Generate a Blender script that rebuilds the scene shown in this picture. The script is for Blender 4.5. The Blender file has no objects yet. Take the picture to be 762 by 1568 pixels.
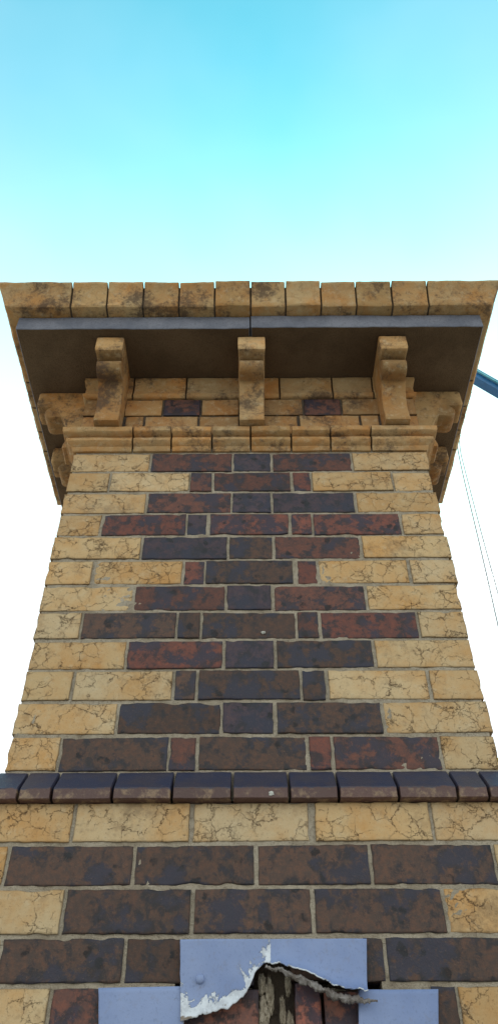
import bpy, bmesh, math, random
from mathutils import Vector, Matrix, noise
random.seed(7)
R=random.Random(11)
sc=bpy.context.scene
sc.view_settings.view_transform='Standard'; sc.view_settings.look='None'; sc.view_settings.exposure=0

# ------------------------------------------------------------------ survey
PITCH=math.radians(43.3); F=1190.0
def wallpt(px,py,H):
    e=PITCH+math.atan((784-py)/F); z=H*math.tan(e)
    d=H*math.cos(PITCH)+z*math.sin(PITCH)
    return ((px-381)*d/F, z)
CAMY=-1.56
XL,XR,D=-0.517,0.525,0.42      # shaft plan

# ------------------------------------------------------------------ materials
def newmat(name):
    m=bpy.data.materials.new(name); m.use_nodes=True
    nt=m.node_tree; nt.nodes.clear()
    return m,nt
class G:
    def __init__(s,nt): s.nt=nt; s.n=nt.nodes; s.l=nt.links
    def node(s,t,**k):
        n=s.n.new(t)
        for a,b in k.items(): setattr(n,a,b)
        return n
    def set(s,sock,v):
        if hasattr(v,'links') or isinstance(v,bpy.types.NodeSocket): s.l.new(v,sock)
        else: sock.default_value=v
    def math(s,op,a,b=0.0,c=0.0,clamp=False):
        n=s.node('ShaderNodeMath',operation=op); n.use_clamp=clamp
        s.set(n.inputs[0],a); s.set(n.inputs[1],b); s.set(n.inputs[2],c); return n.outputs[0]
    def mix(s,f,a,b,bt='MIX'):
        n=s.node('ShaderNodeMix',data_type='RGBA',blend_type=bt)
        s.set(n.inputs[0],f)
        s.set(n.inputs[6],a if not isinstance(a,tuple) else (*a,1)[:4])
        s.set(n.inputs[7],b if not isinstance(b,tuple) else (*b,1)[:4]); return n.outputs[2]
    def noise(s,vec,scale,detail=4,rough=0.6,dist=0.0):
        n=s.node('ShaderNodeTexNoise'); s.set(n.inputs['Vector'],vec)
        n.inputs['Scale'].default_value=scale; n.inputs['Detail'].default_value=detail
        n.inputs['Roughness'].default_value=rough; n.inputs['Distortion'].default_value=dist
        return n.outputs['Fac'],n.outputs['Color']
    def ramp(s,v,a,b,smooth=True):
        n=s.node('ShaderNodeMapRange',interpolation_type='SMOOTHSTEP' if smooth else 'LINEAR')
        s.set(n.inputs[0],v); n.inputs[1].default_value=a; n.inputs[2].default_value=b; return n.outputs[0]
    def vor(s,vec,scale,feature='F1'):
        n=s.node('ShaderNodeTexVoronoi',feature=feature); s.set(n.inputs['Vector'],vec)
        n.inputs['Scale'].default_value=scale; return n
    def vadd(s,a,b,sc=1.0):
        m=s.node('ShaderNodeVectorMath',operation='SCALE'); s.set(m.inputs[0],b); s.set(m.inputs[3],sc)
        n=s.node('ShaderNodeVectorMath',operation='ADD'); s.set(n.inputs[0],a); s.l.new(m.outputs[0],n.inputs[1]); return n.outputs[0]
    def out(s,col,rough=0.9,height=None,hs=0.002,spec=0.3,metal=0.0,strength=1.0):
        b=s.node('ShaderNodeBsdfPrincipled'); o=s.node('ShaderNodeOutputMaterial')
        s.set(b.inputs['Base Color'],col if not isinstance(col,tuple) else (*col,1)[:4])
        s.set(b.inputs['Roughness'],rough); b.inputs['Specular IOR Level'].default_value=spec
        s.set(b.inputs['Metallic'],metal)
        if height is not None:
            bp=s.node('ShaderNodeBump'); bp.inputs['Distance'].default_value=hs; bp.inputs['Strength'].default_value=strength
            s.set(bp.inputs['Height'],height); s.l.new(bp.outputs[0],b.inputs['Normal'])
        s.l.new(b.outputs[0],o.inputs[0])
def coords(g):
    tc=g.node('ShaderNodeTexCoord'); at=g.node('ShaderNodeAttribute',attribute_name='bcol')
    off=g.node('ShaderNodeCombineXYZ')
    g.set(off.inputs[0],at.outputs['Alpha']); g.set(off.inputs[1],g.math('MULTIPLY',at.outputs['Alpha'],3.7)); g.set(off.inputs[2],g.math('MULTIPLY',at.outputs['Alpha'],-5.3))
    v=g.vadd(tc.outputs['Object'],off.outputs[0],40.0)
    return v,at,tc

def mat_cream(name,stain=0.5,crack=1.0,s0=0.52,s1_=0.66,warm=(0.95,0.75,0.54)):
    m,nt=newmat(name); g=G(nt); v,at,tc=coords(g)
    base=at.outputs['Color']
    n1,_=g.noise(v,9,5,0.65); n2,c2=g.noise(v,45,5,0.7); n3,_=g.noise(v,260,3,0.7); n5,_=g.noise(v,22,6,0.75)
    col=g.mix(g.ramp(n1,0.35,0.72),base,warm,'MULTIPLY')
    col=g.mix(g.math('MULTIPLY',g.ramp(n2,0.5,0.72),0.45),col,(0.56,0.44,0.28))
    col=g.mix(g.math('MULTIPLY',g.ramp(n5,0.52,0.66),0.36),col,(0.28,0.17,0.085))
    # fine crazing
    vd=g.vadd(v,c2,0.035)
    vn=g.vor(vd,26,'DISTANCE_TO_EDGE'); vn2=g.vor(g.vadd(v,c2,0.03),62,'DISTANCE_TO_EDGE')
    l1=g.ramp(vn.outputs[0],0.018,0.004); l2=g.ramp(vn2.outputs[0],0.034,0.006)
    mk,_=g.noise(v,17,4,0.65)
    k1=g.math('MULTIPLY',l1,g.ramp(mk,0.40,0.58)); k2=g.math('MULTIPLY',l2,g.ramp(mk,0.52,0.64))
    cr=g.math('MULTIPLY',g.math('MAXIMUM',k1,g.math('MULTIPLY',k2,0.7)),crack)
    halo=g.math('MULTIPLY',g.math('MULTIPLY',g.ramp(vn.outputs[0],0.10,0.0),g.ramp(mk,0.48,0.62)),0.22*crack)
    col=g.mix(halo,col,(0.22,0.13,0.065))
    col=g.mix(g.math('MULTIPLY',cr,0.75),col,(0.085,0.048,0.028))
    # soot, continuous over the wall
    s1,_=g.noise(tc.outputs['Object'],6.5,6,0.72); s2,_=g.noise(tc.outputs['Object'],70,4,0.75)
    so=g.ramp(g.math('ADD',g.math('MULTIPLY',s1,0.7),g.math('MULTIPLY',s2,0.3)),s0,s1_)
    col=g.mix(g.math('MULTIPLY',so,stain),col,(0.085,0.055,0.04))
    sp=g.ramp(n3,0.60,0.70); col=g.mix(g.math('MULTIPLY',sp,0.55),col,(0.12,0.07,0.04))
    h=g.math('SUBTRACT',g.math('ADD',g.math('MULTIPLY',n2,0.6),g.math('MULTIPLY',n3,0.5)),g.math('MULTIPLY',cr,1.0))
    g.out(col,0.9,h,0.0018,0.15)
    return m
def mat_dark(name):
    m,nt=newmat(name); g=G(nt); v,at,tc=coords(g)
    base=at.outputs['Color']
    n1,c1=g.noise(v,14,5,0.62); n2,_=g.noise(v,38,6,0.72,0.3); n3,_=g.noise(v,300,3,0.7); n4,_=g.noise(v,90,4,0.7)
    col=g.mix(g.ramp(n4,0.35,0.7),base,(1.7,1.3,1.05),'MULTIPLY')
    bl=g.ramp(g.math('ADD',g.math('MULTIPLY',n1,0.5),g.math('MULTIPLY',n2,0.5)),0.46,0.54)
    blv=g.mix(g.ramp(n1,0.47,0.60),(0.012,0.010,0.012),(0.018,0.019,0.036))
    col=g.mix(g.math('MULTIPLY',bl,0.85),col,blv)
    vs=g.vor(g.vadd(v,c1,0.05),24); n6,_=g.noise(v,120,3,0.7)
    sp=g.math('MULTIPLY',g.ramp(g.math('ADD',vs.outputs['Distance'],g.math('MULTIPLY',n6,0.25)),0.38,0.28),g.ramp(n1,0.40,0.48))
    col=g.mix(g.math('MULTIPLY',sp,0.85),col,(0.009,0.008,0.009))
    du=g.ramp(n3,0.60,0.72); col=g.mix(g.math('MULTIPLY',du,0.28),col,(0.26,0.16,0.10))
    du2,_=g.noise(tc.outputs['Object'],24,6,0.75)
    col=g.mix(g.math('MULTIPLY',g.ramp(du2,0.60,0.76),0.25),col,(0.20,0.13,0.085))
    h=g.math('ADD',g.math('MULTIPLY',n2,0.7),g.math('MULTIPLY',n3,0.4))
    ro=g.math('SUBTRACT',0.72,g.math('MULTIPLY',bl,0.22))
    g.out(col,ro,h,0.002,0.38)
    return m
def mat_mortar(name,ca=(0.46,0.385,0.29),cb=(0.31,0.25,0.18)):
    m,nt=newmat(name); g=G(nt); tc=g.node('ShaderNodeTexCoord'); v=tc.outputs['Object']
    n1,_=g.noise(v,18,5,0.7); n2,_=g.noise(v,160,4,0.75); n3,_=g.noise(v,500,2,0.6)
    col=g.mix(g.ramp(n1,0.35,0.7),ca,cb); col=g.mix(g.math('MULTIPLY',g.ramp(n2,0.5,0.72),0.55),col,(0.10,0.072,0.05))
    g.out(col,0.95,g.math('ADD',n2,n3),0.003,0.1)
    return m
def mat_plain(name,a,b,scale=8,rough=0.8,hs=0.002,spec=0.3,metal=0.0,fine=150):
    m,nt=newmat(name); g=G(nt); tc=g.node('ShaderNodeTexCoord'); v=tc.outputs['Object']
    n1,_=g.noise(v,scale,6,0.65); n2,_=g.noise(v,fine,4,0.7)
    col=g.mix(g.ramp(n1,0.35,0.65),a,b); col=g.mix(g.math('MULTIPLY',g.ramp(n2,0.45,0.75),0.45),col,tuple(x*0.4 for x in a))
    g.out(col,rough,g.math('ADD',n1,n2),hs,spec,metal)
    return m
M_CREAM=mat_cream('cream_brick',0.40,1.0)
M_SMOOTH=mat_cream('cream_terracotta_weathered',0.82,0.2,0.49,0.62,(1.0,0.72,0.48))
M_DARK=mat_dark('burnt_brown_brick')
M_MORT=mat_mortar('lime_mortar')
M_MORTD=mat_mortar('dark_mortar',(0.16,0.12,0.09),(0.07,0.055,0.045))  # darker mix for cap joints, frieze core and the hole's back
M_SLAB=mat_plain('slate_slab',(0.13,0.135,0.165),(0.20,0.20,0.23),9,0.7,0.002)
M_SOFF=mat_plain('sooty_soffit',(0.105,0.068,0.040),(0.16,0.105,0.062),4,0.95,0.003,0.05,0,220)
# splayed engineering brick: blue sky reflection painted on splay, worn brown on the nosing
m,nt=newmat('sky_tinted_splay_brick'); g=G(nt); v,at,tc=coords(g)
sx=g.node('ShaderNodeSeparateXYZ'); g.l.new(tc.outputs['Object'],sx.inputs[0])
n1,_=g.noise(v,40,5,0.7); n2,_=g.noise(v,14,4,0.6); n3,_=g.noise(v,260,3,0.7)
top=g.mix(g.ramp(n2,0.4,0.6),(0.022,0.024,0.052),(0.036,0.030,0.046))
bot=g.mix(g.ramp(n1,0.48,0.66),at.outputs['Color'],(0.24,0.15,0.085))
fz_=g.ramp(g.math('ADD',sx.outputs[2],g.math('MULTIPLY',g.math('SUBTRACT',n1,0.5),0.02)),0.6620,0.6670)
col=g.mix(fz_,bot,top); col=g.mix(g.math('MULTIPLY',g.ramp(n3,0.6,0.72),0.30),col,(0.22,0.16,0.12))
g.out(col,0.5,g.math('ADD',n1,n3),0.0012,0.5); M_PLINTH=m

# ------------------------------------------------------------------ mesh helpers
class MB:
    def __init__(s,name,mats): s.name=name; s.v=[]; s.f=[]; s.m=[]; s.c=[]; s.mats=mats
    def add(s,verts,faces,mat,col):
        o=len(s.v); s.v+=verts; s.c+=(col if isinstance(col,list) else [col]*len(verts))
        s.f+=[tuple(i+o for i in f) for f in faces]; s.m+=[s.mats.index(mat)]*len(faces)
    def build(s,parent=None,smooth=True,angle=40):
        me=bpy.data.meshes.new(s.name); me.from_pydata(s.v,[],s.f)
        for m in s.mats: me.materials.append(m)
        me.polygons.foreach_set('material_index',s.m)
        a=me.color_attributes.new('bcol','FLOAT_COLOR','POINT')
        a.data.foreach_set('color',[x for c in s.c for x in c])
        bm=bmesh.new(); bm.from_mesh(me); bmesh.ops.recalc_face_normals(bm,faces=bm.faces); bm.to_mesh(me); bm.free()
        if smooth:
            me.polygons.foreach_set('use_smooth',[True]*len(me.polygons))
            try: me.set_sharp_from_angle(angle=math.radians(angle))
            except Exception: pass
        me.update()
        ob=bpy.data.objects.new(s.name,me); sc.collection.objects.link(ob)
        if parent: ob.parent=parent
        return ob
def frame(side):
    if side=='F': return lambda u,o,z: (u,-o,z)
    if side=='B': return lambda u,o,z: (u,D+o,z)
    if side=='L': return lambda u,o,z: (XL-o,u,z)
    return lambda u,o,z: (XR+o,u,z)

def brick(mb,fr,u0,u1,z0,z1,face,depth,mat,col,cell=0.009,rough=1.0):
    sd=R.uniform(0,500)
    nu=max(3,int((u1-u0)/cell)); nz=max(3,int((z1-z0)/cell))
    face=face+R.uniform(-0.0018,0.0018)
    tilt=R.uniform(-0.0012,0.0012); tl2=R.uniform(-0.03,0.03)
    wear=R.uniform(0.3,1.0)
    def lin(a,b,n):
        w=b-a
        t=[0,0.0011/w,0.0032/w]+[i/n for i in range(1,n) if 0.0055<w*i/n<w-0.0055]+[1-0.0032/w,1-0.0011/w,1]
        return [a+w*x for x in t]
    us=lin(u0,u1,nu); zs=lin(z0,z1,nz)
    V=[];Fc=[];Cc=[]
    W=len(us);Hn=len(zs)
    uc=(u0+u1)/2; al=sd/500
    for j,z in enumerate(zs):
        for i,u in enumerate(us):
            eu=min(i,W-1-i); ez=min(j,Hn-1-j); e=min(eu,ez)
            p=Vector((u*9+sd,z*9,sd))
            n1=noise.noise(p*3.0); n2=noise.noise(p*9.0)
            chip=max(0,noise.noise(Vector((u*30+sd,z*30,3.1)))-0.22)
            o=face+0.0005*n1+0.0006*n2+tilt*((u-uc)/0.1)
            uu=u; zz=z+tl2*(u-uc)*0.3; dk=1.0
            if e==0:
                o-=0.0012+0.006*chip*rough
                du=0.0016*noise.noise(Vector((sd,z*40,1)))+0.008*chip*wear
                dz=0.0016*noise.noise(Vector((u*40,sd,2)))+0.009*chip*wear
                if i==0: uu+=du
                if i==W-1: uu-=du
                if j==0: zz+=dz
                if j==Hn-1: zz-=dz
                dk=0.42
            elif e==1:
                o-=0.0002+0.0035*chip*rough
                if i==1: uu+=0.007*chip*wear
                if i==W-2: uu-=0.007*chip*wear
                if j==1: zz+=0.008*chip*wear
                if j==Hn-2: zz-=0.008*chip*wear
                dk=0.74+0.3*n2
            elif e==2:
                o-=0.0010*chip*rough; dk=0.95
                if j==2: zz+=0.005*chip*wear
                if j==Hn-3: zz-=0.005*chip*wear
            V.append(fr(uu,o,zz)); Cc.append((col[0]*dk,col[1]*dk,col[2]*dk,al))
    for j in range(Hn-1):
        for i in range(W-1):
            Fc.append((j*W+i,j*W+i+1,(j+1)*W+i+1,(j+1)*W+i))
    ring=[i for i in range(W)]+[j*W+W-1 for j in range(1,Hn)]+[(Hn-1)*W+i for i in range(W-2,-1,-1)]+[j*W for j in range(Hn-2,0,-1)]
    o=len(V)
    for idx in ring:
        i=idx%W;j=idx//W
        V.append(fr(us[i],face-depth,zs[j])); Cc.append((*col,al))
    n=len(ring)
    for k in range(n): Fc.append((ring[k],ring[(k+1)%n],o+(k+1)%n,o+k))
    Fc.append(tuple(o+k for k in range(n)))
    mb.add(V,Fc,mat,Cc)

def moulded(mb,fr,a,b,prof,mat,col,ma=0,mbb=0,seg=0.012,amp=0.0012):
    """extrude profile [(o,z)..] from a to b; ma/mbb: mitre outward at that end"""
    omax=max(o for o,z in prof)
    sd=R.uniform(0,500); w=(b-a)+omax*(bool(ma)+bool(mbb)); n=max(2,int(w/seg)); P=len(prof)
    ts=[0,0.0016/w]+[k/n for k in range(1,n) if 0.004<w*k/n<w-0.004]+[1-0.0016/w,1]; n=len(ts)-1
    V=[];Fc=[];Cc=[]
    for k,t in enumerate(ts):
        for q,(o,z) in enumerate(prof):
            aa=a-(o if ma else 0); bb=b+(o if mbb else 0)
            if bb<aa+0.004:
                if ma: aa=bb-0.004
                else: bb=aa+0.004
            u=aa+(bb-aa)*t
            d=amp*(noise.noise(Vector((u*14+sd,z*30,sd)))*1.4+noise.noise(Vector((u*60+sd,z*70,sd)))*0.7)
            cut=(k==0 and not ma) or (k==n and not mbb)
            if cut: d-=0.0020
            if (k==0 and ma) or (k==n and mbb): d=0
            if q==0 or q==P-1: d=0
            V.append(fr(u,o+d,z+(0.4*d)))
            s=0.40 if cut else 1.0
            Cc.append((col[0]*s,col[1]*s,col[2]*s,sd/500))
    for k in range(n):
        for q in range(P):
            q2=(q+1)%P
            Fc.append((k*P+q,k*P+q2,(k+1)*P+q2,(k+1)*P+q))
    Fc.append(tuple(range(P))); Fc.append(tuple(n*P+q for q in range(P)))
    mb.add(V,Fc,mat,Cc)

def fineprof(pts,step=0.008):
    out=[]
    for i in range(len(pts)-1):
        (a,b),(c,d)=pts[i],pts[i+1]; L=math.hypot(c-a,d-b); n=max(1,int(L/step))
        for k in range(n): out.append((a+(c-a)*k/n,b+(d-b)*k/n))
    out.append(pts[-1]); return out

def ccream():
    t=R.random(); a=(0.555,0.385,0.200); b=(0.510,0.330,0.158); c=(0.57,0.435,0.265)
    q=[a[i]+(b[i]-a[i])*t for i in range(3)]
    s=R.random()*0.8; v=R.uniform(0.9,1.06)
    return tuple((q[i]+(c[i]-q[i])*s)*v for i in range(3))
def cdark(k):
    j=R.uniform(0.8,1.2)
    base={'d':(0.068,0.043,0.033),'r':(0.130,0.052,0.040),'b':(0.052,0.040,0.054),'m':(0.096,0.045,0.035)}[k]
    return tuple(x*j for x in base)

chimney=bpy.data.objects.new('brick_chimney',None); sc.collection.objects.link(chimney)
C=0.0826; ZT=1.713; J=0.0080
shaft=MB('shaft_bricks',[M_CREAM,M_DARK])
rows=[ # from top; k = metres per survey unit in the wall plane
 (707,'114 229 c 233 355 m 358 414 b 418 537 m 540 657 c'),
 (736,'105 167 c 170 290 c 292 324 m 328 444 m 449 475 r 478 599 c 602 664 c'),
 (767,'98 223 c 227 353 m 356 414 b 418 541 b 546 670 c'),
 (801,'91 154 c 158 284 r 287 316 b 322 441 r 446 476 r 480 611 r 615 678 c'),
 (835,'84 215 c 219 347 b 351 416 d 421 550 m 554 685 c'),
 (874,'75 140 c 145 278 c 282 312 r 315 447 d 455 484 r 488 623 c 628 693 c'),
 (914,'66 202 c 206 343 m 347 414 b 420 557 m 562 702 c'),
 (957,'55 122 c 126 268 d 272 305 d 309 451 d 455 486 m 491 637 r 641 711 c'),
 (1001,'46 191 c 195 339 r 344 418 b 423 569 d 574 722 c'),
 (1048,'35 108 c 113 262 c 267 298 d 303 457 d 462 496 d 502 653 c 658 733 c'),
 (1098,'23 176 c 181 336 d 340 416 b 423 582 d 587 745 c'),
 (1152,'9 88 c 92 255 d 259 297 m 303 467 d 472 505 r 510 671 m 675 757 c')]
fF=frame('F')
for i,(yc,s) in enumerate(rows):
    t=s.split(); z1=ZT-i*C-J*0.5; z0=ZT-(i+1)*C+J*0.5; k=2.275/(yc+479)
    nb=len(t)//3
    for q in range(nb):
        a=(float(t[q*3])-381)*k; b=(float(t[q*3+1])-381)*k; kind=t[q*3+2]
        if q==0: a=XL+R.uniform(-0.004,0.004)
        if q==nb-1: b=XR+R.uniform(-0.004,0.004)
        dz=R.uniform(-0.0012,0.0012)
        dep=0.102
        if kind=='c': brick(shaft,fF,a,b,z0+dz,z1+dz,0.0,dep,M_CREAM,ccream())
        else: brick(shaft,fF,a,b,z0+dz,z1+dz,0.0,dep,M_DARK,cdark(kind))
    # sides and back
    for sd_ in 'LR':
        f=frame(sd_)
        es=[0.110,0.31] if i%2 else [0.110,0.21,0.31]
        for q in range(len(es)-1):
            kind='c' if (i//2+q)%2 else 'm'
            brick(shaft,f,es[q]+0.004,es[q+1]-0.004,z0,z1,0.0,0.05,M_CREAM if kind=='c' else M_DARK,ccream() if kind=='c' else cdark(kind),0.02)
    f=frame('B'); x=XL; w=0.232 if i%2 else 0.115; q=0
    while x<XR-0.03:
        x2=min(x+w,XR)
        if XR-x2<0.06: x2=XR
        kind='c' if q==0 or x2==XR else 'd'
        brick(shaft,f,x,x2-(J if x2<XR else 0),z0,z1,0.0,0.1,M_CREAM if kind=='c' else M_DARK,ccream() if kind=='c' else cdark(kind),0.02)
        x=x2; w=0.24; q+=1
shaft.build(chimney)

# mortar core : rough sheet all round
def mortar_box(mb,x0,x1,y0,y1,z0,z1,mat,cell=0.006,back=True):
    V=[];Fc=[]
    nx=int((x1-x0)/cell); nz=int((z1-z0)/cell)
    for j in range(nz+1):
        for i in range(nx+1):
            x=x0+(x1-x0)*i/nx; z=z0+(z1-z0)*j/nz
            n=noise.noise(Vector((x*60,z*60,1)))*0.0012+noise.noise(Vector((x*9,z*9,5)))*0.0013+noise.noise(Vector((x*150,z*150,1)))*0.0009
            if i in(0,nx) or j in (0,nz): n=0
            V.append((x,y0-n,z))
    for j in range(nz):
        for i in range(nx): Fc.append((j*(nx+1)+i,j*(nx+1)+i+1,(j+1)*(nx+1)+i+1,(j+1)*(nx+1)+i))
    mb.add(V,Fc,mat,(0.3,0.3,0.3,0.5))
    b=[(x0,y0+.001,z0),(x1,y0+.001,z0),(x1,y1,z0),(x0,y1,z0),(x0,y0+.001,z1),(x1,y0+.001,z1),(x1,y1,z1),(x0,y1,z1)]
    mb.add(b,[(1,2,6,5),(2,3,7,6),(3,0,4,7),(4,5,6,7),(0,1,2,3)],mat,(0.3,0.3,0.3,0.5))
mc=MB('mortar_core',[M_MORT,M_MORTD])
mortar_box(mc,XL+0.005,XR-0.005,0.0030,D-0.006,0.66,ZT+0.02,M_MORT)
mortar_box(mc,XL+0.008,XR-0.008,0.0055,D-0.007,ZT+0.021,2.058,M_MORTD)

# ---- neck moulding
neck=MB('neck_moulding',[M_SMOOTH])
z0=ZT+0.003
NP=fineprof([(-0.05,z0),(0.004,z0),(0.008,z0+0.006),(0.010,z0+0.014),(0.018,z0+0.019),(0.025,z0+0.027),(0.025,z0+0.037),(0.019,z0+0.043),(0.018,z0+0.048),(0.034,z0+0.051),(0.038,z0+0.055),(0.039,z0+0.072),(0.035,z0+0.075),(-0.05,z0+0.078)],0.012)
kx=0.00195
def terr(): 
    c=ccream(); s=R.uniform(0.72,1.0); return (c[0]*1.0*s,c[1]*0.90*s,c[2]*0.78*s)
ne=[XL,(204-381)*kx,(263-381)*kx,(325-381)*kx,(384-381)*kx,(446-381)*kx,(506-381)*kx,(568-381)*kx,XR]
for i in range(8):
    a=ne[i]+(0.002 if i else 0); b=ne[i+1]-(0.002 if i<7 else 0)
    moulded(neck,fF,a,b,NP,M_SMOOTH,terr(),i==0,i==7)
    moulded(neck,frame('B'),a,b,NP,M_SMOOTH,terr(),i==0,i==7)
for s in 'LR':
    ys=[0,0.14,0.28,D]
    for i in range(3): moulded(neck,frame(s),ys[i]+(0.002 if i else 0),ys[i+1]-(0.002 if i<2 else 0),NP,M_SMOOTH,terr(),i==0,i==2)
neck.build(chimney)

# ---- frieze
fz=MB('frieze_bricks',[M_CREAM,M_DARK,M_SMOOTH])
zb=z0+0.080
r1=(zb+0.002,1.884-0.003); r2=(1.884+0.003,1.966-0.003)
k=2.275/(645+479)
A=[(XL,(150-381)*k,'c'),((193-381)*k,(220-381)*k,'c'),((223-381)*k,(303-381)*k,'c'),((306-381)*k,(366-381)*k,'c'),((404-381)*k,(455-381)*k,'c'),((459-381)*k,(550-381)*k,'c'),((553-381)*k,(580-381)*k,'c'),((620-381)*k,XR,'c')]
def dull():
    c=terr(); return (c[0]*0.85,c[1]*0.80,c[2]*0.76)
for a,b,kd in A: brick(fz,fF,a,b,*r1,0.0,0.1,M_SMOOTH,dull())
k=2.275/(623+479)
B=[(XL,(152-381)*k,'c'),((193-381)*k,(249-381)*k,'c'),((252-381)*k,(307-381)*k,'m'),((310-381)*k,(366-381)*k,'c'),((404-381)*k,(463-381)*k,'c'),((466-381)*k,(521-381)*k,'m'),((524-381)*k,(580-381)*k,'c'),((618-381)*k,XR,'c')]
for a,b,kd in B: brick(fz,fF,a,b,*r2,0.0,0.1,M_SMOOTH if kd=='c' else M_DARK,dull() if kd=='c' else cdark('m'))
for s in 'LR':
    for rr in (r1,r2):
        for a,b in ((0.112,0.205),(0.213,0.308)): brick(fz,frame(s),a,b,*rr,0.0,0.05,M_CREAM,terr(),0.02)
for rr in (r1,r2):
    for a in range(4):
        brick(fz,frame('B'),XL+a*0.2605+(0.004 if a else 0),XL+(a+1)*0.2605-(0.004 if a<3 else 0),*rr,0.0,0.1,M_CREAM,terr(),0.02)
FP=fineprof([(-0.05,1.968),(0.004,1.968),(0.010,1.973),(0.012,1.982),(0.006,1.990),(0.005,2.020),(0.008,2.030),(0.014,2.044),(0.014,2.058),(-0.05,2.0585)],0.012)
fe=[XL,-0.37,-0.2,-0.02,0.10,0.27,0.40,XR]
for i in range(7):
    a=fe[i]+(0.002 if i else 0); b=fe[i+1]-(0.002 if i<6 else 0)
    moulded(fz,fF,a,b,FP,M_SMOOTH,terr(),i==0,i==6); moulded(fz,frame('B'),a,b,FP,M_SMOOTH,terr(),i==0,i==6)
for s in 'LR': moulded(fz,frame(s),0,D,FP,M_SMOOTH,terr(),1,1)
fz.build(chimney)

# ---- brackets: square nose, roll under it, hollow stem flaring at the foot
bk=MB('console_brackets',[M_SMOOTH])
BP=[(0.002,2.059),(0.170,2.059),(0.174,2.055),(0.174,2.000),(0.171,1.994),(0.150,1.990)]
for a in range(0,181,20):   # roll
    th=math.radians(70-a*1.0); BP.append((0.118+0.026*math.cos(th),1.9655+0.026*math.sin(th)))
BP+=[(0.088,1.944),(0.074,1.925),(0.062,1.900),(0.054,1.872),(0.052,1.850),(0.055,1.830),(0.060,1.812),(0.061,1.800),(0.058,1.7955),(0.002,1.7955)]
def bracket(fr,u,w=0.084):
    pr=fineprof(BP,0.010)
    sd=R.uniform(0,500); V=[];Fc=[];P=len(pr);cc=terr(); Cc=[]
    us=sorted([-w/2,-w/2+0.002,-w/2+0.006]+[-w/2+w*i/6 for i in range(1,6)]+[w/2-0.006,w/2-0.002,w/2])
    for iu,du in enumerate(us):
        e=min(iu,len(us)-1-iu)
        for q,(o,z) in enumerate(pr):
            d=0.0014*noise.noise(Vector((du*30+sd,z*25,o*25)))+0.0008*noise.noise(Vector((du*90+sd,z*90,o*90)))
            ins=0.0024 if e==0 else (0.0005 if e==1 else 0)
            oo=o+d-ins if o>0.01 else o
            zz=z+(ins*0.8 if z<2.05 and o>0.09 else 0)
            wd=1.0-0.12*min(1,max(0,(1.996-z)/0.008))
            V.append(fr(u+du*wd+0.0006*noise.noise(Vector((o*50,z*50,sd))),oo,zz))
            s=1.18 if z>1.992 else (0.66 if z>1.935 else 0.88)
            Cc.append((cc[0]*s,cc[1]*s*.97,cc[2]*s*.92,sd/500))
    for iu in range(len(us)-1):
        for q in range(P):
            q2=(q+1)%P; Fc.append((iu*P+q,iu*P+q2,(iu+1)*P+q2,(iu+1)*P+q))
    Fc.append(tuple(range(P))); Fc.append(tuple((len(us)-1)*P+q for q in range(P)))
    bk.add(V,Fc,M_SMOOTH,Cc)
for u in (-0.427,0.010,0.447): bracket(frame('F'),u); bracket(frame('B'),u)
for s in 'LR':
    for u in (0.088,D-0.088): bracket(frame(s),u)
bk.build(chimney)

# ---- slab + soffit
sl=MB('slate_slab',[M_SLAB,M_SOFF])
o2=0.201; SZ0,SZ1=2.062,2.126
def slab(x0,x1,y0,y1,e0,e1):
    n=40; V=[];Fc=[]
    def jit(x,s): return 0.0016*noise.noise(Vector((x*22,s,1)))+0.0008*noise.noise(Vector((x*90,s,1)))
    ring=[]
    for i in range(n+1): ring.append((x0+(x1-x0)*i/n,y0,'y'))
    for i in range(1,n+1): ring.append((x1,y0+(y1-y0)*i/n,'x'))
    for i in range(1,n+1): ring.append((x1-(x1-x0)*i/n,y1,'y'))
    for i in range(1,n): ring.append((x0,y1-(y1-y0)*i/n,'x'))
    L=[(SZ0,0.002),(SZ0+0.002,0.0),(SZ0+0.02,0),(SZ0+0.04,0),(SZ1-0.002,0),(SZ1,0.002)]
    for z,ins in L:
        for x,y,t in ring:
            cx,cy=(x0+x1)/2,(y0+y1)/2
            sx=1 if x>cx else -1; sy=1 if y>cy else -1
            dx=-sx*ins if abs(x-cx)>abs(x1-x0)/2-1e-6 else 0; dy=-sy*ins if abs(y-cy)>abs(y1-y0)/2-1e-6 else 0
            if t=='y': dy+=jit(x,z*20)
            V.append((x+dx,y+dy,z))
    N=len(ring)
    for l in range(len(L)-1):
        for q in range(N): Fc.append((l*N+q,l*N+(q+1)%N,(l+1)*N+(q+1)%N,(l+1)*N+q))
    sl.add(V,Fc,M_SLAB,(.3,.3,.3,.3))
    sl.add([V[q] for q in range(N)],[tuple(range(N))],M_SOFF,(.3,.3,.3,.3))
    o=(len(L)-1)*N; sl.add([V[o+q] for q in range(N)],[tuple(range(N))],M_SLAB,(.3,.3,.3,.3))
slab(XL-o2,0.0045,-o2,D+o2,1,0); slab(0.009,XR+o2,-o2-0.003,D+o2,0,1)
sl.build(chimney,angle=30)

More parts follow.
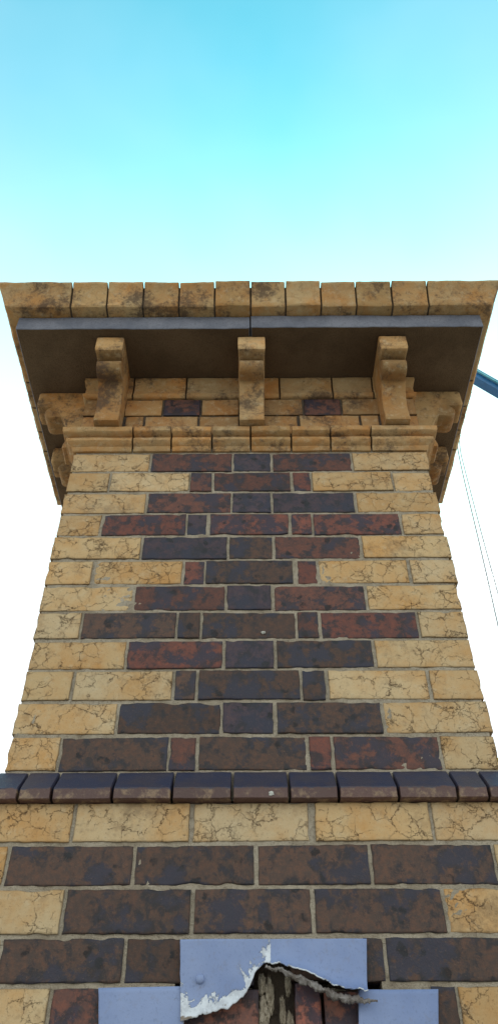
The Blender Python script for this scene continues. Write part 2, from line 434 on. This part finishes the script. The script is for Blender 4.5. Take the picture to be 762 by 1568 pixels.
# ---- cap course
cap=MB('cap_course',[M_SMOOTH,M_MORTD])
cz=2.129
CP=fineprof([(0.02,cz),(0.200,cz),(0.236,cz+0.001),(0.240,cz+0.005),(0.242,cz+0.022),(0.248,cz+0.040),(0.259,cz+0.070),(0.268,cz+0.080),(0.270,cz+0.084),(0.270,cz+0.090),(0.02,cz+0.092)],0.012)
kc=0.00201
ce=[XL]+[(x-381)*kc for x in (105.5,161.5,217.5,273.5,329,385,439.5,494.5,549.5,605.5,661.5)]+[XR]
def capc():
    c=ccream(); s=R.uniform(0.78,1.0); return (c[0]*s,c[1]*0.92*s,c[2]*0.80*s)
for i in range(len(ce)-1):
    a=ce[i]+(0.0022 if i else 0); b=ce[i+1]-(0.0022 if i<len(ce)-2 else 0)
    dz=R.uniform(-.0015,.0015); do=R.uniform(-.0025,.0025) if 0<i<len(ce)-2 else 0
    pr=[(o+do if o>0.1 else o,z+dz) for o,z in CP]
    for s in 'FB': moulded(cap,frame(s),a,b,pr,M_SMOOTH,capc(),i==0,i==len(ce)-2,0.01,0.0016)
ys=[0.0,0.055,0.165,0.275,0.37,D]
for s in 'LR':
    for i in range(5): moulded(cap,frame(s),ys[i]+(0.003 if i else 0),ys[i+1]-(0.003 if i<4 else 0),CP,M_SMOOTH,capc(),i==0,i==4,0.01,0.0022)
MP=[(-0.02,cz+0.002),(0.195,cz+0.002),(0.228,cz+0.004),(0.244,cz+0.066),(0.250,cz+0.085),(-0.02,cz+0.0875)]
for s in 'FBLR':
    if s in 'FB': moulded(cap,frame(s),XL,XR,MP,M_MORTD,(.3,.3,.3),1,1,0.03,0.001)
    else: moulded(cap,frame(s),0,D,MP,M_MORTD,(.3,.3,.3),1,1,0.03,0.001)
cap.add([(XL-.24,-.24,cz+.0945),(XR+.24,-.24,cz+.0945),(XR+.24,D+.24,cz+.0945),(XL-.24,D+.24,cz+.0945),(XL+.15,.12,cz+.15),(XR-.15,.12,cz+.15),(XR-.15,D-.12,cz+.15),(XL+.15,D-.12,cz+.15)],[(0,1,5,4),(1,2,6,5),(2,3,7,6),(3,0,4,7),(4,5,6,7)],M_MORTD,(.3,.3,.3,.3))
cap.build(chimney)

# ---- plinth course (splayed bricks, sky tint in the colour)
pl=MB('splayed_plinth_course',[M_PLINTH])
PB=0.05
PP=fineprof([(-0.04,0.6435),(PB-0.002,0.6435),(PB,0.6450),(PB+0.001,0.6665),(PB-0.001,0.6685),(0.004,0.7185),(-0.002,0.7195),(-0.04,0.7195)],0.010)
kp=0.001335
pe=[XL,(35-381)*kp,(85-381)*kp,(175-381)*kp,(264-381)*kp,(354-381)*kp,(439.5-381)*kp,(513-381)*kp,(602-381)*kp,(690-381)*kp,(736.5-381)*kp,XR]
for i in range(len(pe)-1):
    a=pe[i]+(0.0025 if i else 0); b=pe[i+1]-(0.0025 if i<len(pe)-2 else 0)
    cc=cdark('m')
    moulded(pl,fF,a,b,PP,M_PLINTH,cc,i==0,i==len(pe)-2,0.008,0.0008)
    moulded(pl,frame('B'),a,b,PP,M_PLINTH,cc,i==0,i==len(pe)-2)
for s in 'LR': moulded(pl,frame(s),0,D,PP,M_PLINTH,cdark('b'),1,1)
pl.build(chimney)

# ---- lower stack
LF=0.030; H=1.56-LF
BX0,BX1=XL-LF,XR+LF
low=MB('lower_stack_bricks',[M_CREAM,M_DARK])
bz=[wallpt(381,y,H)[1] for y in (1226,1291,1358,1433,1508,1585)]
lrows=[(1259,'-70 108 c 113 288 c 294 470 c 480 656 c 661 830 c'),
 (1323,'-80 5 c 10 200 d 205 386 d 393 562 d 568 753 d 758 850 c'),
 (1396,'-90 91 c 97 288 d 295 473 d 480 676 d 681 860 c'),
 (1471,'-100 -8 c -3 184 d 190 290 d 555 585 d 590 770 d 775 860 c'),
 (1545,'-110 68 c 74 160 m 660 697 d 702 880 c')]
for i,(yc,s) in enumerate(lrows):
    t=s.split(); k=wallpt(382,yc,H)[0]; nb=len(t)//3
    for q in range(nb):
        a=(float(t[q*3])-381)*k; b=(float(t[q*3+1])-381)*k; kd=t[q*3+2]
        if q==0:a=BX0
        if q==nb-1:b=BX1
        if a>=b-0.01: continue
        z1=bz[i]-J/2; z0_=bz[i+1]+J/2
        if kd=='c': brick(low,fF,a,b,z0_,z1,LF,0.1,M_CREAM,ccream(),0.007)
        else: brick(low,fF,a,b,z0_,z1,LF,0.1,M_DARK,cdark(kd),0.007)
# broken bricks exposed in the torn hole (set back, ragged)
def hb(px0,px1,py0,py1,face,kd):
    x0,zt=wallpt(px0,py0,H); x1,_=wallpt(px1,py0,H); _,zb_=wallpt(px0,py1,H)
    brick(low,fF,x0,x1,zb_,zt,face,0.05,M_DARK if kd!='c' else M_CREAM,tuple(q*1.9 for q in cdark(kd)) if kd!='c' else ccream(),0.006,2.0)
hb(270,392,1512,1580,0.016,'m'); hb(448,486,1503,1585,0.020,'r'); hb(492,575,1515,1585,0.014,'m'); hb(300,385,1450,1504,0.008,'d'); hb(440,560,1445,1496,0.008,'d')
# courses below
z=bz[5]; i=0
while z>-2.3:
    x=BX0; w=0.12 if i%2 else 0.24; q=0
    while x<BX1-0.02:
        x2=x+w
        if BX1-x2<0.07: x2=BX1
        kd='c' if (q==0 or x2==BX1 or i%5==0) else 'd'
        if not(z>0.0 and x2>-0.15 and x<0.17):
            brick(low,fF,x,x2-(J if x2<BX1 else 0),z-0.0815+J/2,z-J/2,LF,0.1,M_CREAM if kd=='c' else M_DARK,ccream() if kd=='c' else cdark('d'),0.02)
        x=x2; w=0.24; q+=1
    z-=0.0815; i+=1
# sides & back of lower stack
zt=bz[0]; i=0
while zt>-2.3:
    for s in 'LR':
        for a,b in (((-LF+0.104,0.19),(0.198,D+LF-0.104)) if i%2 else ((-LF+0.104,D+LF-0.104),)):
            kd='c' if i%5==0 else 'd'
            brick(low,frame(s),a+0.004,b-0.004,zt-0.0815+J/2,zt-J/2,LF,0.05,M_CREAM if kd=='c' else M_DARK,ccream() if kd=='c' else cdark('d'),0.03)
    x=BX0;q=0;w=0.12 if i%2 else 0.24
    while x<BX1-0.02:
        x2=x+w
        if BX1-x2<0.07: x2=BX1
        kd='c' if (q==0 or x2==BX1) else 'd'
        brick(low,frame('B'),x,x2-(J if x2<BX1 else 0),zt-0.0815+J/2,zt-J/2,LF,0.1,M_CREAM if kd=='c' else M_DARK,ccream() if kd=='c' else cdark('d'),0.03)
        x=x2; w=0.24;q+=1
    zt-=0.0815;i+=1
low.build(chimney)
# mortar of lower stack with a recess where the hole is
hx0,hz1=wallpt(268,1445,H); hx1,_=wallpt(575,1445,H)
mortar_box(mc,BX0+0.006,BX1-0.006,-LF+0.0032,D+LF-0.006,hz1,0.6425,M_MORT)
mortar_box(mc,BX0+0.006,hx0,-LF+0.0032,D+LF-0.006,-0.05,hz1-0.0005,M_MORT)
mortar_box(mc,hx1,BX1-0.006,-LF+0.0032,D+LF-0.006,-0.05,hz1-0.0005,M_MORT)
mortar_box(mc,hx0+.001,hx1-.001,0.022,D+LF-0.006,-0.05,hz1-0.0005,M_MORTD,0.008)
mortar_box(mc,BX0+0.006,BX1-0.006,-LF+0.0062,D+LF-0.006,-2.3,-0.051,M_MORT,0.02)
mc.build(chimney)
# rubble mortar in the hole
rb=MB('broken_mortar',[M_MORT])
def lump(cx,cy,cz_,r,sx=1,sy=1,sz=1,col=None,mat=None,tgt=None):
    bm=bmesh.new(); bmesh.ops.create_icosphere(bm,subdivisions=4,radius=1)
    sd=R.uniform(0,99); V=[]
    for v in bm.verts:
        d=1+0.45*noise.noise(v.co*1.6+Vector((sd,0,0)))+0.3*noise.noise(v.co*5+Vector((sd,0,0)))+0.15*noise.noise(v.co*12+Vector((sd,0,0)))
        V.append((cx+v.co.x*r*sx*d,cy+v.co.y*r*sy*d,cz_+v.co.z*r*sz*d))
    Fc=[tuple(v.index for v in f.verts) for f in bm.faces]; bm.free()
    (tgt or rb).add(V,Fc,mat or M_MORT,col or (.3,.3,.3,.3))
for px,py,r,sx,sz in ((410,1520,.015,.45,1.8),(430,1547,.014,.35,1.8),(400,1550,.016,.6,1.5),(438,1500,.011,.5,1.6),(398,1502,.012,.6,1.3),(441,1565,.013,.5,1.5),(395,1578,.015,1,1),(350,1509,.008,4,.35),(500,1512,.008,3,.35),(470,1500,.008,2,.4)):
    x,z=wallpt(px,py,H); lump(x,-0.004,z,r,sx,0.8,sz)
rb.build(chimney)
# stray lime splashes
M_LIME=mat_plain('white_lime',(0.50,0.48,0.42),(0.56,0.54,0.48),40,0.9)
ls=MB('lime_splashes',[M_LIME])
x,z=wallpt(402,969,1.56); lump(x,-0.001,z,0.005,1,.6,.7,None,M_LIME,ls)
x,z=wallpt(413,1215,1.51); lump(x,-PB,z,0.005,1,.4,.9,None,M_LIME,ls)
ls.build(chimney)

# ------------------------------------------------------------------ torn painted flashing
m,nt=newmat('peeling_painted_metal'); g=G(nt); tc=g.node('ShaderNodeTexCoord'); at=g.node('ShaderNodeAttribute',attribute_name='bcol')
v=tc.outputs['Object']; n1,_=g.noise(v,20,7,0.68,0.8); n2,_=g.noise(v,5,4,0.6); n3,_=g.noise(v,200,3,0.6); n4,_=g.noise(v,60,5,0.7)
col=g.mix(g.ramp(n2,0.35,0.65),(0.185,0.24,0.41),(0.245,0.30,0.47))
col=g.mix(g.math('MULTIPLY',g.ramp(n3,0.55,0.7),0.3),col,(0.11,0.14,0.23))
col=g.mix(g.math('MULTIPLY',g.ramp(n4,0.54,0.70),0.30),col,(0.20,0.19,0.21))
w=g.math('ADD',at.outputs['Alpha'],g.math('MULTIPLY',g.math('SUBTRACT',n1,0.5),2.6))
pe_=g.ramp(w,0.56,0.59); col=g.mix(pe_,col,g.mix(g.ramp(n4,0.4,0.6),(0.66,0.68,0.71),(0.50,0.51,0.54)))
ru=g.ramp(w,1.0,1.1); col=g.mix(ru,col,(0.22,0.17,0.13))
g.out(col,0.55,g.math('SUBTRACT',g.math('MULTIPLY',n3,0.3),pe_),0.0012,0.35)
M_FL=m
flash=bpy.data.objects.new('torn_metal_flashing',None); sc.collection.objects.link(flash)
def sheet(name,px0,px1,top,bot,peel,yo,curl,nx=110,nz=34):
    mb=MB(name,[M_FL]); Hs=1.56-yo; V=[];Fc=[];cols=[]
    for j in range(nz+1):
        t=(j/nz)**1.0
        for i in range(nx+1):
            px=px0+(px1-px0)*i/nx
            yb=bot(px); yt=top(px); py=yb+(yt-yb)*t
            if i==0: px-=1.0*noise.noise(Vector((py*.05,1,1)))
            x,z=wallpt(px,py,Hs)
            d=math.exp(-(abs(py-yb))/14.0)
            o=yo+0.0035*noise.noise(Vector((x*8,z*8,2)))+0.0008*noise.noise(Vector((x*30,z*30,2)))+curl(px)*d
            z+=curl(px)*d*0.25
            V.append((x,-o,z)); cols.append(peel(px,py,yb))
    for j in range(nz):
        for i in range(nx): Fc.append((j*(nx+1)+i,j*(nx+1)+i+1,(j+1)*(nx+1)+i+1,(j+1)*(nx+1)+i))
    mb.add(V,Fc,M_FL,[(.3,.3,.3,c) for c in cols])
    ob=mb.build(flash); s=ob.modifiers.new('t','SOLIDIFY'); s.thickness=0.0018; s.offset=0
    return ob
TE=[(273,1566),(290,1560),(318,1552),(345,1545),(368,1530),(380,1510),(387,1490),(400,1477),(418,1480),(432,1484),(450,1494),(470,1502),(490,1512),(515,1524),(540,1527),(558,1529)]
def tear(px):
    for (a,b),(c,d) in zip(TE,TE[1:]):
        if px<=c: 
            t=max(0,(px-a)/(c-a)); return b+(d-b)*t+3.5*noise.noise(Vector((px*0.10,0,0)))+2.0*noise.noise(Vector((px*0.37,0,0)))
    return TE[-1][1]
def peel1(px,py,yb):
    d=max(0,yb-py); lw=46 if px<380 else (44 if px<412 else 3)
    if px<285: lw=75
    return 0.78*math.exp(-d/lw) if d>2 else 0.72
sheet('upper_sheet',273,558,lambda p:1438+1.5*noise.noise(Vector((p*.02,0,0))),tear,peel1,0.039,lambda p:0.004+0.022*max(0,min(1,(p-400)/60)))
sheet('left_apron',148,278,lambda p:1512-0.02*(p-148),lambda p:1640,lambda px,py,yb:0.05+0.45*math.exp(-abs(278-px)/8),0.0355,lambda p:0,40,16)
sheet('right_apron',545,667,lambda p:1516,lambda p:1640,lambda px,py,yb:0.0+0.5*math.exp(-abs(px-560)/6),0.0355,lambda p:0,40,16)
# curled lip rolled out of the torn edge
lipm=mat_plain('rusty_torn_edge',(0.16,0.13,0.11),(0.30,0.27,0.25),60,0.8)
lp=MB('curled_lip',[lipm]); V=[];Fc=[];n=120;K=7
for i in range(n+1):
    px=403+(574-403)*i/n; x,z=wallpt(px,min(tear(px),1532)+1,1.56-0.05)
    amp=(0.25+0.75*min(1,i/40))*(1.0+0.5*noise.noise(Vector((i*0.12,7,0))))*(1 if i<100 else max(0.2,(n-i)/20))
    for k in range(K):
        a=math.pi*(0.15+0.85*k/(K-1)); r=0.0062*amp*(1+0.4*noise.noise(Vector((i*0.3,k*.4,0))))
        V.append((x+0.003*noise.noise(Vector((i*.25,k,3))),-0.054-r*math.sin(a)*1.5+0.004,z-0.003+r*math.cos(a)+0.002*noise.noise(Vector((i*.5,1,k*.3)))))
for i in range(n):
    for k in range(K-1): Fc.append((i*K+k,i*K+k+1,(i+1)*K+k+1,(i+1)*K+k))
lp.add(V,Fc,lipm,(.3,.3,.3,.5)); o=lp.build(flash); s=o.modifiers.new('t','SOLIDIFY'); s.thickness=0.0015
rv=MB('rivets',[M_FL])
for px,py in ((303,1499),(535,1509)):
    x,z=wallpt(px,py,1.52); bm=bmesh.new(); bmesh.ops.create_uvsphere(bm,u_segments=16,v_segments=10,radius=0.0075)
    rv.add([(x+q.co.x,-0.0415+q.co.y*0.65,z+q.co.z) for q in bm.verts],[tuple(q.index for q in f.verts) for f in bm.faces],M_FL,(.3,.3,.3,0)); bm.free()
rv.build(flash)

# ------------------------------------------------------------------ crane (mobile crane standing beyond)
M_BLUE=mat_plain('blue_crane_paint',(0.012,0.10,0.24),(0.015,0.12,0.28),1,0.35,0.0,0.5,0,3)
M_TEAL=mat_plain('boom_highlight_teal',(0.12,0.42,0.48),(0.14,0.45,0.5),1,0.35,0,0.5,0,3)
M_BLK=mat_plain('black_rubber',(0.02,0.02,0.02),(0.03,0.03,0.03),3,0.8)
M_STEEL=mat_plain('steel_rope',(0.16,0.20,0.20),(0.2,0.26,0.25),3,0.5)
M_YEL=mat_plain('yellow_paint',(0.75,0.62,0.02),(0.8,0.66,0.03),3,0.5)
M_RED=mat_plain('red_paint',(0.75,0.05,0.08),(0.8,0.06,0.08),3,0.5)
M_GLASS=mat_plain('cab_glass',(0.03,0.04,0.05),(0.04,0.05,0.06),1,0.1)
crane=bpy.data.objects.new('mobile_crane',None); sc.collection.objects.link(crane)
HC=20.0
def far(px,py,Hh=HC):
    x,z=wallpt(px,py,Hh); return Vector((x,CAMY+Hh,z))
def beam(mb,a,b,w,h,mat,up=Vector((0,0,1))):
    d=(b-a).normalized(); s=d.cross(up).normalized(); u=s.cross(d).normalized()
    V=[]
    for p in (a,b):
        for i,j in ((-1,-1),(1,-1),(1,1),(-1,1)): V.append(tuple(p+s*i*w/2+u*j*h/2))
    mb.add(V,[(0,1,2,3),(4,5,6,7),(0,1,5,4),(1,2,6,5),(2,3,7,6),(3,0,4,7)],mat,(.3,.3,.3,.3))
bo=MB('telescopic_boom',[M_BLUE,M_TEAL,M_STEEL])
tip=far(700,562); mid=far(762,598); dirn=(mid-tip).normalized()
base=tip+dirn*((tip.z+3.0)/(-dirn.z))
L=(base-tip).length
for a,b,w in ((0,0.34,0.50),(0.30,0.66,0.62),(0.62,1.0,0.78)):
    beam(bo,tip+dirn*L*a,tip+dirn*L*b,w*0.8,w,M_BLUE)
upv=Vector((0,1,0)).cross(dirn).normalized()
if upv.z<0: upv=-upv
beam(bo,tip+upv*0.36,tip+dirn*L*0.3+upv*0.36,0.2,0.06,M_BLUE)
beam(bo,tip+upv*0.04+Vector((0,-0.28,0)),tip+dirn*L*0.3+upv*0.04+Vector((0,-0.28,0)),0.06,0.09,M_TEAL)  # teal strip puts the boom's edge highlight into colour
beam(bo,tip-dirn*0.6-upv*0.1,tip+dirn*0.1,0.55,0.7,M_BLUE)
bo.build(crane,False)
def rope(name,pts,r,parent,mat):
    cu=bpy.data.curves.new(name,'CURVE'); cu.dimensions='3D'; s=cu.splines.new('NURBS'); s.points.add(len(pts)-1)
    for i,p in enumerate(pts): s.points[i].co=(*p,1)
    s.use_endpoint_u=True; s.order_u=3; cu.bevel_depth=r; cu.materials.append(mat)
    o=bpy.data.objects.new(name,cu); sc.collection.objects.link(o); o.parent=parent
rope('hoist_rope',[tip,far(697,668),far(705,716),far(735,842),far(764,975),far(800,1130),far(860,1400)],0.018,crane,M_STEEL)
rope('tag_rope',[tip,far(699,672),far(715,736),far(739,830),far(764,922),far(805,1070),far(880,1350)],0.015,crane,M_STEEL)
tr=MB('crane_carrier',[M_BLUE,M_BLK,M_GLASS,M_YEL])
GZ=-6.5
bx,by=base.x,base.y
beam(tr,Vector((bx-6,by,GZ+1.3)),Vector((bx+6,by,GZ+1.3)),2.6,0.7,M_YEL)
beam(tr,Vector((bx-1.5,by,GZ+2.4)),Vector((bx+3,by,GZ+2.4)),2.4,1.4,M_BLUE)
beam(tr,Vector((bx-6.2,by,GZ+2.2)),Vector((bx-4.2,by,GZ+2.2)),2.4,1.3,M_BLUE)
beam(tr,Vector((bx-6.25,by,GZ+2.4)),Vector((bx-4.8,by,GZ+2.4)),2.45,0.6,M_GLASS)
for dx in (-5,-3.4,2,3.6,5.2):
    for dy in (-1.2,1.2):
        bm=bmesh.new(); bmesh.ops.create_cone(bm,cap_ends=True,segments=28,radius1=.65,radius2=.65,depth=.4)
        tr.add([(bx+dx+q.co.x,by+dy+q.co.z,GZ+.65+q.co.y) for q in bm.verts],[tuple(q.index for q in f.verts) for f in bm.faces],M_BLK,(.3,.3,.3,.3)); bm.free()
tr.build(crane,False)

# ------------------------------------------------------------------ safety flag on a pole, on the roof behind
fg=bpy.data.objects.new('safety_flag',None); sc.collection.objects.link(fg)
x,z=wallpt(756,1166,3.2); yy=CAMY+3.2
f1=MB('flag_cloth',[M_YEL,M_RED]); V=[];Fc=[]
for j in range(7):
    for i in range(13):
        V.append((x+i*0.018,yy+0.012*math.sin(i*.9+j*.3),z-0.030+j*0.0075))
for j in range(6):
    for i in range(12): Fc.append((j*13+i,j*13+i+1,(j+1)*13+i+1,(j+1)*13+i))
f1.add(V,Fc,M_YEL,(.3,.3,.3,.3)); f1.m=[1 if (k//12)==3 or (k//12)==2 else 0 for k in range(len(Fc))]
f1.build(fg)
f2=MB('flag_pole',[M_STEEL]); beam(f2,Vector((x+.22,yy,-2.3)),Vector((x+.22,yy,z+.05)),.02,.02,M_STEEL,Vector((0,1,0))); f2.build(fg,False)

# ------------------------------------------------------------------ house, roof, ground
house=bpy.data.objects.new('brick_house',None); sc.collection.objects.link(house)
M_ROOF=mat_plain('roof_slate',(0.26,0.25,0.24),(0.33,0.31,0.29),3,0.7)
M_WALL=mat_plain('house_brickwork',(0.40,0.27,0.13),(0.34,0.2,0.10),3,0.9)
rf=MB('roof',[M_ROOF])
rz=-1.35; ry=0.2; sl_=math.tan(math.radians(24)); 
nrow=22
for sgn in (-1,1):
    for r in range(nrow):
        y0=ry+sgn*r*0.22; y1=ry+sgn*(r+1)*0.22+sgn*0.03
        za=rz-abs(y0-ry)*sl_; zb2=rz-abs(y1-ry)*sl_+0.022
        nx=30
        for c in range(nx):
            xa=-5+c*10/nx+(0.16 if r%2 else 0); xb=xa+10/nx-0.006
            dz=R.uniform(-.003,.003)
            rf.add([(xa,y0,za+dz),(xb,y0,za+dz),(xb,y1,zb2+dz),(xa,y1,zb2+dz),(xa,y1,zb2-.012+dz),(xb,y1,zb2-.012+dz)],[(0,1,2,3),(3,2,5,4)],M_ROOF,(.3,.3,.3,.3))
ez=rz-nrow*.22*sl_
rf.add([(-5,ry,rz-.02),(5.2,ry,rz-.02),(5.2,ry-4.8,ez-.02),(-5,ry-4.8,ez-.02),(5.2,ry+4.8,ez-.02),(-5,ry+4.8,ez-.02)],[(0,1,2,3),(0,1,4,5)],M_ROOF,(.3,.3,.3,.3))
rf.build(house,False)
wl=MB('walls',[M_WALL]); 
wl.add([(-4.8,-4.3,GZ),(5,-4.3,GZ),(5,4.7,GZ),(-4.8,4.7,GZ),(-4.8,-4.3,ez+.1),(5,-4.3,ez+.1),(5,4.7,ez+.1),(-4.8,4.7,ez+.1),(-4.8,.2,rz-.05),(5,.2,rz-.05)],[(0,1,5,4),(2,3,7,6),(1,2,6,9,5),(3,0,4,8,7)],M_WALL,(.3,.3,.3,.3))
wl.build(house,False)
# windows and door of the house
M_FR=mat_plain('white_joinery',(0.7,0.7,0.68),(0.75,0.74,0.7),3,0.5)
wd=MB('windows_and_door',[M_FR,M_GLASS,M_BLUE])
for wx in (-3,3):
    beam(wd,Vector((wx,-4.33,-5.6)),Vector((wx,-4.33,-4.1)),1.2,0.08,M_FR,Vector((0,1,0)))
    for s in (-.28,.28): beam(wd,Vector((wx+s,-4.385,-5.5)),Vector((wx+s,-4.385,-4.2)),0.48,0.04,M_GLASS,Vector((0,1,0)))
beam(wd,Vector((0,-4.33,GZ)),Vector((0,-4.33,-4.4)),1.0,0.08,M_FR,Vector((0,1,0)))
beam(wd,Vector((0,-4.385,GZ+.02)),Vector((0,-4.385,-4.5)),0.84,0.04,M_BLUE,Vector((0,1,0)))
wd.build(house,False)
M_GR=mat_plain('ground_paving',(0.20,0.19,0.17),(0.26,0.24,0.20),0.3,0.9)
gr=MB('ground',[M_GR]); S=600; gr.add([(-S,-S,GZ),(S,-S,GZ),(S,S,GZ),(-S,S,GZ)],[(0,1,2,3)],M_GR,(.3,.3,.3,.3)); gr.build(None,False)

# ------------------------------------------------------------------ light
SUN_E=math.radians(36); SUN_A=math.radians(8)   # azimuth from +Y towards +X
w=bpy.data.worlds.new('World'); sc.world=w; w.use_nodes=True; nt=w.node_tree; nt.nodes.clear(); g=G(nt)
sk=g.node('ShaderNodeTexSky',sky_type='NISHITA'); sk.sun_disc=False; sk.sun_elevation=SUN_E; sk.sun_rotation=SUN_A
sk.air_density=1.0; sk.dust_density=1.5; sk.ozone_density=1.0
tc=g.node('ShaderNodeTexCoord'); sx=g.node('ShaderNodeSeparateXYZ'); g.l.new(tc.outputs['Generated'],sx.inputs[0])
tint=g.mix(1.0,sk.outputs[0],(0.72,2.40,2.00),'MULTIPLY')
hz=g.ramp(sx.outputs[2],1.06,0.54)
cl,_=g.noise(tc.outputs['Generated'],1.6,4,0.5,0.3)
hz2=g.math('ADD',hz,g.math('MULTIPLY',g.math('SUBTRACT',cl,0.5),0.40),clamp=True)
col=g.mix(hz2,tint,(9.2,9.9,10.1))
bg=g.node('ShaderNodeBackground'); g.l.new(col,bg.inputs[0]); bg.inputs[1].default_value=0.15
ow=g.node('ShaderNodeOutputWorld'); g.l.new(bg.outputs[0],ow.inputs[0])
sun=bpy.data.lights.new('sun','SUN'); sun.energy=4; sun.angle=math.radians(.5); sun.color=(1,.95,.87)
so=bpy.data.objects.new('sun',sun); sc.collection.objects.link(so)
dv=Vector((math.sin(SUN_A)*math.cos(SUN_E),math.cos(SUN_A)*math.cos(SUN_E),math.sin(SUN_E)))
so.rotation_euler=dv.to_track_quat('Z','Y').to_euler(); so.location=(3,3,8)

cam=bpy.data.cameras.new('camera'); co=bpy.data.objects.new('camera',cam); sc.collection.objects.link(co); sc.camera=co
cam.sensor_fit='VERTICAL'; cam.sensor_height=24; cam.lens=24*F/1568; cam.clip_start=0.02; cam.clip_end=2000
co.matrix_world=Matrix.Translation((0,CAMY,0))@Matrix.Rotation(math.pi/2+PITCH,4,'X')@Matrix.Rotation(math.radians(-0.25),4,'Z')
